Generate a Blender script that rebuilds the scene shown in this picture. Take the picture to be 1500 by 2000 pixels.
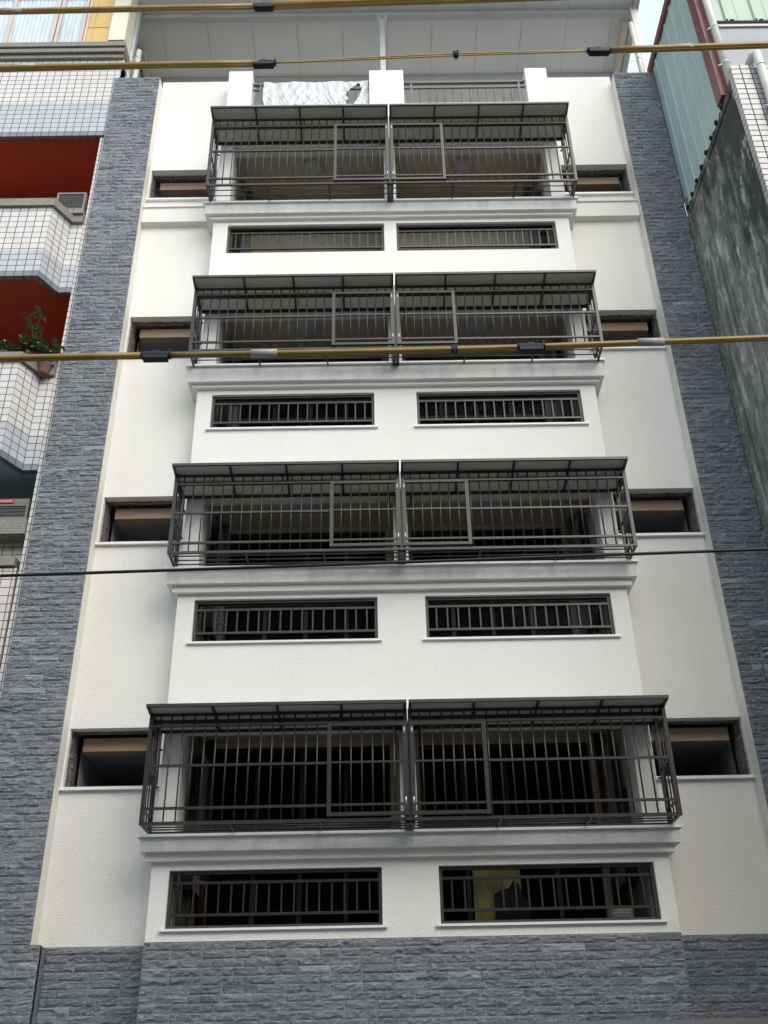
import bpy, math, random
import numpy as np
from mathutils import Vector, Matrix, noise
for o in list(bpy.data.objects): bpy.data.objects.remove(o)
S = bpy.context.scene
col = S.collection
rnd = random.Random(7)
V3 = Vector
# ------------------------------------------------------------------ camera
PITCH, YAW, ROLL = math.radians(30.67), math.radians(0.5265), math.radians(-1.1914)
def cam_axes(p, yaw, roll):
    cp, sp = math.cos(p), math.sin(p); cy, sy = math.cos(yaw), math.sin(yaw)
    f = V3((sy*cp, cy*cp, sp)); r = V3((cy, -sy, 0)); u = r.cross(f)
    cr, sr = math.cos(roll), math.sin(roll)
    return cr*r + sr*u, -sr*r + cr*u, f
_r, _u, _f = cam_axes(PITCH, YAW, ROLL)
cd = bpy.data.cameras.new("camera"); cam = bpy.data.objects.new("camera", cd); col.objects.link(cam)
cd.sensor_fit = 'VERTICAL'; cd.sensor_height = 24.0; cd.lens = 24.0*1965.0/2000.0
cd.clip_start = 0.05; cd.clip_end = 2000
cam.matrix_world = Matrix(((_r.x, _u.x, -_f.x, 0), (_r.y, _u.y, -_f.y, -10.6), (_r.z, _u.z, -_f.z, 1.6), (0, 0, 0, 1)))
S.camera = cam
S.render.resolution_x, S.render.resolution_y = 768, 1024
# ------------------------------------------------------------------ light
SUN_EL, SUN_AZ = math.radians(40), math.radians(150)      # azimuth clockwise from +Y
w = bpy.data.worlds.new("World"); S.world = w; w.use_nodes = True
nt = w.node_tree; bg = nt.nodes["Background"]
sky = nt.nodes.new("ShaderNodeTexSky"); sky.sky_type = 'NISHITA'; sky.sun_disc = False
sky.sun_elevation = SUN_EL; sky.sun_rotation = SUN_AZ; sky.dust_density = 2.5; sky.air_density = 1.0
sky.ozone_density = 1.2
hs = nt.nodes.new("ShaderNodeHueSaturation"); hs.inputs["Saturation"].default_value = .42; hs.inputs["Value"].default_value = 1.0
nt.links.new(sky.outputs[0], hs.inputs["Color"])
veil = nt.nodes.new("ShaderNodeMix"); veil.data_type = 'RGBA'; veil.inputs[0].default_value = .6      # thin bright cloud over the whole sky
veil.inputs[7].default_value = (3.1, 3.65, 3.85, 1); nt.links.new(hs.outputs[0], veil.inputs[6]); nt.links.new(veil.outputs[2], bg.inputs[0]); bg.inputs[1].default_value = 0.15
sl = bpy.data.lights.new("sun", 'SUN'); sl.energy = 0.72; sl.angle = math.radians(48); sl.color = (1, .91, .77)
so = bpy.data.objects.new("sun", sl); col.objects.link(so)
sd = V3((math.sin(SUN_AZ)*math.cos(SUN_EL), math.cos(SUN_AZ)*math.cos(SUN_EL), math.sin(SUN_EL)))
so.rotation_euler = sd.to_track_quat('Z', 'Y').to_euler()
S.view_settings.view_transform = 'Standard'; S.view_settings.look = 'None'
S.view_settings.exposure = 1.24; S.view_settings.gamma = 1
# ------------------------------------------------------------------ materials
def newmat(name):
    m = bpy.data.materials.new(name); m.use_nodes = True
    return m, m.node_tree, m.node_tree.nodes["Principled BSDF"]
def N(t, kind, **kw):
    n = t.nodes.new(kind)
    for k, v in kw.items(): setattr(n, k, v)
    return n
def noise_node(t, scale, detail=4, rough=.55, stretch=None, vec=None):
    n = N(t, "ShaderNodeTexNoise"); n.inputs["Scale"].default_value = scale
    n.inputs["Detail"].default_value = detail; n.inputs["Roughness"].default_value = rough
    g = N(t, "ShaderNodeNewGeometry"); out = g.outputs["Position"]
    if stretch:
        mp = N(t, "ShaderNodeMapping"); mp.inputs["Scale"].default_value = stretch
        t.links.new(out, mp.inputs[0]); out = mp.outputs[0]
    t.links.new(vec or out, n.inputs["Vector"]); return n
def ramp(t, src, stops):
    r = N(t, "ShaderNodeValToRGB"); t.links.new(src, r.inputs[0])
    e = r.color_ramp.elements
    while len(e) < len(stops): e.new(.5)
    for i, (p, c) in enumerate(stops): e[i].position = p; e[i].color = (*c, 1) if len(c) == 3 else c
    return r
def mixc(t, a, b, fac, mode='MIX'):
    m = N(t, "ShaderNodeMix"); m.data_type = 'RGBA'; m.blend_type = mode
    for s, i in ((a, 6), (b, 7)):
        if hasattr(s, 'links'): t.links.new(s, m.inputs[i])
        else: m.inputs[i].default_value = (*s, 1)
    if hasattr(fac, 'links'): t.links.new(fac, m.inputs[0])
    else: m.inputs[0].default_value = fac
    return m.outputs[2]
def bump(t, p, h, strength, dist):
    b = N(t, "ShaderNodeBump"); b.inputs["Strength"].default_value = strength; b.inputs["Distance"].default_value = dist
    t.links.new(h, b.inputs["Height"]); t.links.new(b.outputs[0], p.inputs["Normal"]); return b
def simple(name, c, rough=.6, metal=0, var=.12, vscale=3, bumps=0, bscale=60, spec=.5, stretch=None):
    m, t, p = newmat(name)
    n = noise_node(t, vscale, 5, .6, stretch)
    lo = tuple(x*(1-var) for x in c); hi = tuple(min(1, x*(1+var)) for x in c)
    r = ramp(t, n.outputs[0], [(.3, lo), (.7, hi)])
    t.links.new(r.outputs[0], p.inputs["Base Color"])
    p.inputs["Roughness"].default_value = rough; p.inputs["Metallic"].default_value = metal
    p.inputs["Specular IOR Level"].default_value = spec
    if bumps: bump(t, p, noise_node(t, bscale, 3).outputs[0], 1, bumps)
    return m
def plaster(name, c, warm=None, stain=.35):
    m, t, p = newmat(name)
    big = noise_node(t, .7, 5, .6)
    c1 = ramp(t, big.outputs[0], [(.35, tuple(x*.955 for x in c)), (.65, c)]).outputs[0]
    cream = noise_node(t, .55, 3, .5, (1, 1, .35))
    c2 = mixc(t, c1, warm or c, ramp(t, cream.outputs[0], [(.45, (0, 0, 0)), (.7, (.8, .8, .8))]).outputs[0])
    st = noise_node(t, 2.2, 6, .65, (1.6, 1.6, .22))
    c3 = mixc(t, c2, tuple(x*.86 for x in c), ramp(t, st.outputs[0], [(.56, (0, 0, 0)), (.8, (stain,)*3)]).outputs[0])
    fine = noise_node(t, 55, 4, .6)
    c4 = mixc(t, c3, tuple(x*.88 for x in c), ramp(t, fine.outputs[0], [(.5, (0, 0, 0)), (.85, (.6, .6, .6))]).outputs[0])
    t.links.new(c4, p.inputs["Base Color"]); p.inputs["Roughness"].default_value = .88
    p.inputs["Specular IOR Level"].default_value = .25
    v = N(t, "ShaderNodeTexVoronoi"); v.inputs["Scale"].default_value = 70
    g = N(t, "ShaderNodeNewGeometry"); t.links.new(g.outputs["Position"], v.inputs["Vector"])
    ad = N(t, "ShaderNodeMath", operation='ADD'); t.links.new(fine.outputs[0], ad.inputs[0])
    ml = N(t, "ShaderNodeMath", operation='MULTIPLY'); ml.inputs[1].default_value = .5
    t.links.new(v.outputs["Distance"], ml.inputs[0]); t.links.new(ml.outputs[0], ad.inputs[1])
    bump(t, p, ad.outputs[0], .8, .006)
    return m
M = {}
M['plaster'] = plaster("white_textured_plaster", (.80, .795, .775), (.80, .775, .72))
M['side_plaster'] = plaster("cream_plaster_of_recessed_walls", (.795, .78, .745), (.80, .765, .695), .5)
M['trim'] = plaster("warm_white_trim", (.78, .765, .725), (.79, .76, .69), .2)
M['reveal'] = plaster("ivory_return_plaster", (.78, .755, .70), (.80, .75, .66), .2)
M['fascia'] = plaster("dusty_white_fascia", (.73, .73, .715), (.66, .67, .67), 1.0)
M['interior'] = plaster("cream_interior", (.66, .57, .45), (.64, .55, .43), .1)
def streak_fascia():
    m = M['fascia']; t = m.node_tree; p = t.nodes["Principled BSDF"]
    src = p.inputs["Base Color"].links[0].from_socket
    n = noise_node(t, 3, 6, .7, (2.2, 1, .7))
    c = mixc(t, src, (.50, .51, .52), ramp(t, n.outputs[0], [(.46, (0, 0, 0)), (.7, (.75, .75, .75))]).outputs[0])
    t.links.new(c, p.inputs["Base Color"])
streak_fascia()
M['lip'] = simple("white_flashing", (.80, .81, .82), .35, var=.05)
def stone_mat():
    m, t, p = newmat("split_face_slate")
    g = N(t, "ShaderNodeNewGeometry")
    r = ramp(t, g.outputs["Random Per Island"], [(0, (.125, .138, .162)), (.2, (.165, .18, .208)), (.85, (.195, .212, .245)), (.96, (.22, .24, .275)), (1, (.33, .355, .39))])
    n1 = noise_node(t, 5, 8, .7, (.7, 1, 2.4))
    c = mixc(t, r.outputs[0], (.34, .36, .40), ramp(t, n1.outputs[0], [(.48, (0, 0, 0)), (.70, (.55, .55, .55))]).outputs[0])
    n2 = noise_node(t, 16, 6, .7, (.5, 1, 2.2))
    c = mixc(t, c, (.06, .066, .088), ramp(t, n2.outputs[0], [(.5, (0, 0, 0)), (.75, (.8, .8, .8))]).outputs[0])
    n3 = noise_node(t, .5, 3)
    c = mixc(t, c, (.13, .115, .115), ramp(t, n3.outputs[0], [(.45, (0, 0, 0)), (.8, (.35, .35, .35))]).outputs[0])
    # pale mineral veins along the cleft ridges
    vz = N(t, "ShaderNodeTexWave"); vz.wave_type = 'BANDS'; vz.bands_direction = 'Z'
    vz.inputs["Scale"].default_value = 6; vz.inputs["Distortion"].default_value = 14; vz.inputs["Detail"].default_value = 4
    vz.inputs["Detail Scale"].default_value = 1.6
    t.links.new(g.outputs["Position"], vz.inputs["Vector"])
    c = mixc(t, c, (.42, .44, .48), ramp(t, vz.outputs[0], [(.84, (0, 0, 0)), (1.0, (.5, .5, .5))]).outputs[0])
    t.links.new(c, p.inputs["Base Color"]); p.inputs["Roughness"].default_value = .75
    p.inputs["Specular IOR Level"].default_value = .35
    ad = N(t, "ShaderNodeMath", operation='ADD'); t.links.new(n1.outputs[0], ad.inputs[0]); t.links.new(n2.outputs[0], ad.inputs[1])
    bump(t, p, ad.outputs[0], 1, .022)
    return m
M['stone'] = stone_mat()
M['grout'] = simple("pale_stone_grout", (.42, .43, .45), .9)
def tile_mat(name, c1, c2, mortar, size=.125, gap=.0055, rough=.25, h=None, dirt=.25):
    m, t, p = newmat(name)
    uv = N(t, "ShaderNodeUVMap"); b = N(t, "ShaderNodeTexBrick"); b.offset = 0; b.squash = 1
    b.inputs["Scale"].default_value = 1; b.inputs["Brick Width"].default_value = size; b.inputs["Row Height"].default_value = h or size*.864
    b.inputs["Mortar Size"].default_value = gap; b.inputs["Mortar Smooth"].default_value = .1; b.inputs["Bias"].default_value = 0
    b.inputs["Color1"].default_value = (*c1, 1); b.inputs["Color2"].default_value = (*c2, 1); b.inputs["Mortar"].default_value = (*mortar, 1)
    t.links.new(uv.outputs[0], b.inputs["Vector"])
    d = noise_node(t, 1.5, 6, .65, (1.5, 1.5, .3))
    c = mixc(t, b.outputs[0], tuple(x*.6 for x in c1), ramp(t, d.outputs[0], [(.5, (0, 0, 0)), (.8, (dirt,)*3)]).outputs[0])
    t.links.new(c, p.inputs["Base Color"])
    rr = ramp(t, b.outputs["Fac"], [(0, (rough,)*3), (1, (.9,)*3)]); t.links.new(rr.outputs[0], p.inputs["Roughness"])
    iv = N(t, "ShaderNodeMath", operation='SUBTRACT'); iv.inputs[0].default_value = 1; t.links.new(b.outputs["Fac"], iv.inputs[1])
    bump(t, p, iv.outputs[0], .6, .003)
    return m
M['tile_w'] = tile_mat("white_glazed_tile", (.66, .635, .62), (.60, .575, .565), (.10, .11, .12), gap=.0062)
M['tile_b'] = tile_mat("pale_blue_grey_glazed_tile", (.49, .51, .55), (.44, .46, .495), (.09, .10, .11), gap=.0062)
M['tile_g'] = tile_mat("grey_glazed_tile", (.22, .24, .26), (.18, .20, .22), (.07, .07, .08))
M['tile_p'] = tile_mat("pinkish_white_glazed_tile", (.62, .57, .53), (.58, .53, .49), (.11, .11, .11), gap=.0062)
M['tile_r'] = tile_mat("weathered_white_wall_tile", (.43, .425, .43), (.35, .335, .34), (.05, .05, .055), size=.13, gap=.008, h=.10, dirt=.6)
M['mosaic'] = tile_mat("grey_brown_mosaic_tile", (.36, .34, .31), (.25, .235, .21), (.10, .095, .085), size=.022, h=.022, gap=.0025, rough=.5)
M['red'] = simple("dark_red_paint", (.44, .078, .036), .6, var=.15, vscale=1.2)
M['teal_paint'] = simple("faded_teal_ceiling_paint", (.30, .40, .42), .7, var=.2, vscale=1.5)
M['bar'] = simple("dark_bronze_metal_paint", (.027, .0235, .022), .36, metal=.0, var=.15, vscale=8, spec=.5)
M['bar_edge'] = simple("dark_bronze_canopy_edge", (.05, .05, .05), .35, metal=.3, var=.1)
M['frame'] = simple("dark_bronze_window_frame", (.05, .044, .04), .45, var=.1)
def panel_mat():
    m, t, p = newmat("frosted_polycarbonate_panel")
    p.inputs["Base Color"].default_value = (.56, .565, .53, 1); p.inputs["Roughness"].default_value = .4
    tr = N(t, "ShaderNodeBsdfTranslucent"); tr.inputs[0].default_value = (.5, .51, .48, 1)
    mx = N(t, "ShaderNodeMixShader"); mx.inputs[0].default_value = .26
    t.links.new(p.outputs[0], mx.inputs[1]); t.links.new(tr.outputs[0], mx.inputs[2])
    t.links.new(mx.outputs[0], t.nodes["Material Output"].inputs[0]); return m
M['panel'] = panel_mat()
def glass(name, tint, refl=.08):
    m, t, p = newmat(name)
    t.nodes.remove(p)
    tr = N(t, "ShaderNodeBsdfTransparent"); tr.inputs[0].default_value = (*tint, 1)
    gl = N(t, "ShaderNodeBsdfGlossy"); gl.inputs["Roughness"].default_value = .03; gl.inputs[0].default_value = (.8, .85, .9, 1)
    fr = N(t, "ShaderNodeFresnel"); fr.inputs[0].default_value = 1.0 + refl
    mx = N(t, "ShaderNodeMixShader"); t.links.new(fr.outputs[0], mx.inputs[0])
    t.links.new(tr.outputs[0], mx.inputs[1]); t.links.new(gl.outputs[0], mx.inputs[2])
    t.links.new(mx.outputs[0], t.nodes["Material Output"].inputs[0]); return m
M['glass'] = glass("clear_window_glass", (.72, .74, .73), .06)
M['dark_glass'] = simple("dark_door_glass", (.008, .007, .007), .5, var=.3, spec=.02)
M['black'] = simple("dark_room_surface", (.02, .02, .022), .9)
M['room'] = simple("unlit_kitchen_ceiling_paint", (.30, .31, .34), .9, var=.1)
M['glass_clear'] = glass('pale_clear_glass', (.93, .95, .97), .12)
M['wood'] = simple("brown_timber_board", (.35, .24, .165), .6, var=.18, vscale=6, stretch=(.5, 6, 6))
M['rough'] = simple("rough_broken_concrete", (.17, .16, .145), .95, var=.6, vscale=18, bumps=.03, bscale=22)
M['roof'] = simple("grey_steel_roof_sheet", (.66, .66, .65), .45, var=.06, vscale=.6)
M['roof_steel'] = simple("grey_painted_steel_beam", (.42, .43, .43), .5, var=.08)
M['rail'] = simple('grey_railing_paint', (.12, .12, .118), .45)
M['galv'] = simple("galvanised_steel_post", (.62, .66, .70), .35, metal=.5, var=.15, vscale=14)
M['whitepost'] = simple("pale_painted_post", (.66, .63, .62), .5, var=.08)
M['beigepost'] = simple("beige_painted_channel", (.52, .45, .38), .5, var=.08)
M['pvc'] = simple("ivory_plastic_pipe", (.66, .65, .60), .4, var=.1, vscale=5)
M['greypipe'] = simple("grey_plastic_pipe", (.28, .27, .26), .4)
M['redpipe'] = simple("dark_red_pipe_paint", (.09, .028, .024), .4)
M['teal'] = simple("pale_teal_steel_sheet", (.38, .49, .485), .5, var=.07, vscale=1.2)
M['green'] = simple("pale_green_steel_sheet", (.36, .45, .385), .5, var=.07, vscale=2)
M['maroon'] = simple("maroon_painted_trim", (.17, .055, .06), .45, var=.2, vscale=3)
M['pinkframe'] = simple("pinkish_beige_window_frame", (.60, .50, .46), .45, var=.05)
M['cream_sheet'] = simple("cream_sheet_metal", (.78, .74, .60), .45, var=.07, vscale=4, stretch=(1, 1, .2))
M['curtain'] = simple("pale_curtain", (.80, .81, .81), .9, var=.14, vscale=7, stretch=(3, 3, .4))
M['yellow'] = simple("ochre_panel", (.68, .46, .16), .6, var=.06)
M['winglass'] = simple("sky_reflecting_window_glass", (.34, .37, .43), .3, var=.22, vscale=1.8, spec=.3)
M['sleeve'] = simple("ochre_cable_sleeve", (.26, .16, .035), .35, var=.2, vscale=5)
M['cable'] = simple("ochre_cable", (.34, .24, .08), .45, var=.15, vscale=5)
M['clamp'] = simple("dark_blue_black_clamp", (.012, .015, .026), .55, spec=.3)
M['tag'] = simple("pale_cable_tag", (.42, .38, .36), .6, var=.2, vscale=30)
M['blackwire'] = simple("black_cable", (.01, .01, .012), .5)
M['leaf'] = simple("green_leaves", (.15, .20, .10), .5, var=.6, vscale=9)
M['stem'] = simple("brown_stem", (.09, .06, .035), .8)
M['pot'] = simple("brown_clay_pot", (.16, .09, .06), .8)
M['ac'] = simple("weathered_metal_casing", (.19, .175, .155), .6)
M['acdark'] = simple("dark_louvre", (.05, .055, .055), .5)
M['signred'] = simple("red_label", (.42, .05, .06), .5)
M['signwhite'] = simple("white_lettering", (.75, .7, .68), .6)
M['asphalt'] = simple("asphalt", (.06, .06, .062), .9, var=.2, vscale=20)
M['paving'] = simple("concrete_paving", (.29, .29, .285), .9, var=.15)
M['farwall'] = simple("grey_wall_across_the_street", (.29, .29, .285), .8, var=.15)
M['greyslab'] = simple("grey_awning_metal", (.16, .16, .155), .6)
M['porcelain'] = simple("dark_glazed_porcelain", (.10, .10, .085), .12, var=.5, vscale=25, spec=1.0)
def lamp_mat():
    m, t, p = newmat("frosted_lamp_cover"); p.inputs["Base Color"].default_value = (.55, .56, .60, 1); p.inputs["Roughness"].default_value = .35; return m
M['lamp'] = lamp_mat()
def litroom():
    m, t, p = newmat("lit_yellow_room")
    n = noise_node(t, 5, 3, .5)
    r = ramp(t, n.outputs[0], [(.35, (.09, .075, .022)), (.6, (.24, .20, .065))])
    t.links.new(r.outputs[0], p.inputs["Base Color"]); t.links.new(r.outputs[0], p.inputs["Emission Color"])
    p.inputs["Emission Strength"].default_value = .09; return m
M['lit'] = litroom()
def concrete_stained():
    m, t, p = newmat("black_streaked_old_concrete")
    g = N(t, "ShaderNodeNewGeometry")
    def R_(n, stops): return ramp(t, n.outputs[0], stops).outputs[0]
    a = noise_node(t, 4.5, 10, .72, (1, 1.0, .42))
    c = R_(a, [(.33, (.10, .103, .095)), (.46, (.20, .207, .19)), (.56, (.30, .31, .285)), (.68, (.44, .44, .405))])
    # pale flaked patches
    b = noise_node(t, 3.2, 9, .74, (1, 1.5, .55)); lim = noise_node(t, .8, 2, .5)
    c = mixc(t, c, (.62, .62, .57), R_(b, [(.52, (0, 0, 0)), (.60, (.9, .9, .9))]))
    # thin dark vertical board marks and runs
    l1 = noise_node(t, 1, 4, .6, (1, 13, .10))
    c = mixc(t, c, (.035, .037, .036), R_(l1, [(.56, (0, 0, 0)), (.66, (.7, .7, .7))]))
    # black algae growing from the top edge and towards the front corner
    sep = N(t, "ShaderNodeSeparateXYZ"); t.links.new(g.outputs["Position"], sep.inputs[0])
    nn = noise_node(t, 2.6, 8, .72, (1, 1.6, .45))
    def mad(x, k, add):
        q = N(t, "ShaderNodeMath", operation='MULTIPLY_ADD'); t.links.new(x, q.inputs[0]); q.inputs[1].default_value = k
        if hasattr(add, 'links'): t.links.new(add, q.inputs[2])
        else: q.inputs[2].default_value = add
        return q.outputs[0]
    v = mad(sep.outputs[2], .20, mad(sep.outputs[1], -.42, mad(nn.outputs[0], 2.4, -3.86)))
    cl = ramp(t, v, [(.0, (0, 0, 0)), (.34, (.85, .85, .85))]).outputs[0]
    keep = R_(b, [(.54, (1, 1, 1)), (.62, (.3, .3, .3))])
    f = N(t, "ShaderNodeMath", operation='MULTIPLY'); t.links.new(cl, f.inputs[0]); t.links.new(keep, f.inputs[1])
    c = mixc(t, c, (.022, .024, .025), f.outputs[0])
    gr = noise_node(t, 70, 4, .7)
    c = mixc(t, c, (.03, .03, .03), R_(gr, [(.52, (0, 0, 0)), (.75, (.55, .55, .55))]))
    t.links.new(c, p.inputs["Base Color"]); p.inputs["Roughness"].default_value = .88
    ad = N(t, "ShaderNodeMath", operation='ADD'); t.links.new(a.outputs[0], ad.inputs[0]); t.links.new(gr.outputs[0], ad.inputs[1])
    bump(t, p, ad.outputs[0], .8, .02)
    return m
M['concrete'] = concrete_stained()
# ------------------------------------------------------------------ mesh builder
class MB:
    def __init__(s): s.v = []; s.f = []; s.m = []; s.smooth = []
    def face(s, pts, mi=0, sm=False):
        b = len(s.v); s.v += [tuple(p) for p in pts]; s.f.append(tuple(range(b, b+len(pts)))); s.m.append(mi); s.smooth.append(sm)
    def box(s, x0, x1, y0, y1, z0, z1, mi=0):
        if x0 > x1: x0, x1 = x1, x0
        b = len(s.v)
        s.v += [(x0, y0, z0), (x1, y0, z0), (x1, y1, z0), (x0, y1, z0), (x0, y0, z1), (x1, y0, z1), (x1, y1, z1), (x0, y1, z1)]
        for f in ((0, 3, 2, 1), (4, 5, 6, 7), (0, 1, 5, 4), (1, 2, 6, 5), (2, 3, 7, 6), (3, 0, 4, 7)):
            s.f.append(tuple(b+i for i in f)); s.m.append(mi); s.smooth.append(False)
    def bar(s, p0, p1, w, h=None, mi=0, up=None):
        p0, p1 = V3(p0), V3(p1); d = (p1-p0).normalized(); h = h or w
        up = V3(up) if up else (V3((0, 0, 1)) if abs(d.z) < .9 else V3((0, 1, 0)))
        sx = d.cross(up).normalized(); sz = sx.cross(d)
        b = len(s.v)
        for p in (p0, p1):
            for a, c in ((-1, -1), (1, -1), (1, 1), (-1, 1)): s.v.append(tuple(p + sx*a*w/2 + sz*c*h/2))
        for f in ((3, 2, 1, 0), (4, 5, 6, 7), (0, 1, 5, 4), (1, 2, 6, 5), (2, 3, 7, 6), (3, 0, 4, 7)):
            s.f.append(tuple(b+i for i in f)); s.m.append(mi); s.smooth.append(False)
    def tube(s, pts, r, n=8, mi=0, caps=True, closed=False):
        pts = [V3(p) for p in pts]; rs = r if isinstance(r, (list, tuple)) else [r]*len(pts)
        b = len(s.v); prev = None
        for i, p in enumerate(pts):
            d = (pts[min(i+1, len(pts)-1)] - pts[max(i-1, 0)]).normalized()
            if prev is None: u = d.orthogonal().normalized()
            else: u = (prev - d*prev.dot(d)).normalized()
            prev = u; v = d.cross(u)
            for k in range(n):
                a = 2*math.pi*k/n; s.v.append(tuple(p + (u*math.cos(a)+v*math.sin(a))*rs[i]))
        for i in range(len(pts)-1):
            for k in range(n):
                k2 = (k+1) % n
                s.f.append((b+i*n+k, b+i*n+k2, b+(i+1)*n+k2, b+(i+1)*n+k)); s.m.append(mi); s.smooth.append(True)
        if caps:
            s.f.append(tuple(b+k for k in reversed(range(n)))); s.m.append(mi); s.smooth.append(False)
            e = b+(len(pts)-1)*n; s.f.append(tuple(e+k for k in range(n))); s.m.append(mi); s.smooth.append(False)
    def prism(s, poly, z0, z1, mi=0, cap=None):
        """poly: ccw list of (x,y) seen from above"""
        n = len(poly)
        for i in range(n):
            a, c = poly[i], poly[(i+1) % n]
            s.face([(a[0], a[1], z0), (c[0], c[1], z0), (c[0], c[1], z1), (a[0], a[1], z1)], mi)
        s.face([(a[0], a[1], z1) for a in poly], mi if cap is None else cap)
        s.face([(a[0], a[1], z0) for a in reversed(poly)], mi if cap is None else cap)
    def build(s, name, mats, parent=None, bevel=0, uo=0):
        org = V3((0, 0, 0))
        if parent is not None:
            q = parent
            org = V3(q.get('_org', (0, 0, 0)))
        me = bpy.data.meshes.new(name)
        me.from_pydata([(a-org.x, b-org.y, c-org.z) for a, b, c in s.v], [], s.f)
        for mm in (mats if isinstance(mats, (list, tuple)) else [mats]): me.materials.append(M[mm])
        me.polygons.foreach_set('material_index', s.m); me.polygons.foreach_set('use_smooth', s.smooth)
        uv = me.uv_layers.new(name="UVMap")
        for p in me.polygons:
            n = p.normal
            for li in p.loop_indices:
                c = me.vertices[me.loops[li].vertex_index].co
                if abs(n.z) > .7: uv.data[li].uv = (c.x+org.x+20, c.y+org.y+20)
                else:
                    t = V3((-n.y, n.x, 0)).normalized()
                    uv.data[li].uv = (c.x*t.x + c.y*t.y + org.x*t.x + org.y*t.y + 40 + uo, c.z+org.z)
        me.update()
        o = bpy.data.objects.new(name, me); col.objects.link(o)
        if parent is not None: o.parent = parent; o['_org'] = list(org)
        if bevel:
            b = o.modifiers.new('bevel', 'BEVEL'); b.width = bevel; b.segments = 2; b.limit_method = 'ANGLE'
        return o
def tag(o, label=None, cat=None, group=None, kind=None):
    if label: o['label'] = label
    if cat: o['category'] = cat
    if group: o['group'] = group
    if kind: o['kind'] = kind
    return o
def thing(name, loc, label, cat, group=None):
    o = bpy.data.objects.new(name, None); o.location = loc; col.objects.link(o); o['_org'] = list(loc)
    o.empty_display_size = .1
    return tag(o, label, cat, group)
# ================================================================== setting
g = MB(); g.face([(-300, -300, 0), (300, -300, 0), (300, 300, 0), (-300, 300, 0)]); tag(g.build('ground', 'paving'), kind='structure')
g = MB(); g.face([(-60, -12.5, .004), (60, -12.5, .004), (60, -2.4, .004), (-60, -2.4, .004)]); tag(g.build('road', 'asphalt'), kind='structure')
g = MB(); g.box(-40, 40, -2.4, .05, .004, .14); tag(g.build('pavement', 'paving'), kind='structure')
# ================================================================== main building
XL, XR = -2.33, 2.92                 # projecting bay
WL, WR = -3.47, 4.07                 # recessed side walls
PL, PR = -4.22, 4.73                 # outer edges of stone pilasters
YR = .30
SILL = [4.04, 7.10, 10.12, 13.19]
LINT = [5.17, 8.14, 11.16, 14.55]
STRIP = [(3.155, 3.71), (6.20, 6.74), (9.17, 9.72), (12.28, 12.84)]
STRX = [(-2.15, 0.0, .575, 2.76)]*1 + [(-2.13, 0.0, .555, 2.72)]*2 + [(-2.115, .185, .365, 2.715)]
SIDE = [(4.645, 5.315), (7.67, 8.35), (10.65, 11.36), (13.725, 14.40)]
FASC = [(3.87, 3.79), (6.89, 6.805), (9.85, 9.80), (12.965, 12.915)]
CORD = ['first', 'second', 'third', 'fourth']
B = thing('apartment_building', (.3, .3, 0), 'renovated apartment building in white plaster with grey stone pilasters and low strip windows', 'building')
def wall_holes(mb, x0, x1, z0, z1, y0, y1, holes, mi=0):
    zs = sorted({z0, z1, *[h[2] for h in holes], *[h[3] for h in holes]}); zs = [z for z in zs if z0 <= z <= z1]
    for a, b in zip(zs, zs[1:]):
        zc = (a+b)/2; hs = sorted([h for h in holes if h[2] < zc < h[3]])
        x = x0
        for h in hs:
            if h[0] > x: mb.box(x, h[0], y0, y1, a, b, mi)
            x = h[1]
        if x < x1: mb.box(x, x1, y0, y1, a, b, mi)
# bay front wall
mb = MB(); holes = []
for i in range(4):
    a, b, c, d = STRX[i if i < 3 else 3]
    holes += [(a, b, *STRIP[i]), (c, d, *STRIP[i]), (-2.12, .21, SILL[i]-.02, LINT[i]), (.38, 2.72, SILL[i]-.02, LINT[i])]
wall_holes(mb, XL, XR, 3.04, 15.55, 0, .2, holes)
mb.box(XL, XL+.2, .2, YR+.1, 3.04, 15.55); mb.box(XR-.2, XR, .2, YR+.1, 3.04, 15.55)
mb.build('bay_wall', 'plaster', B)
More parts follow.
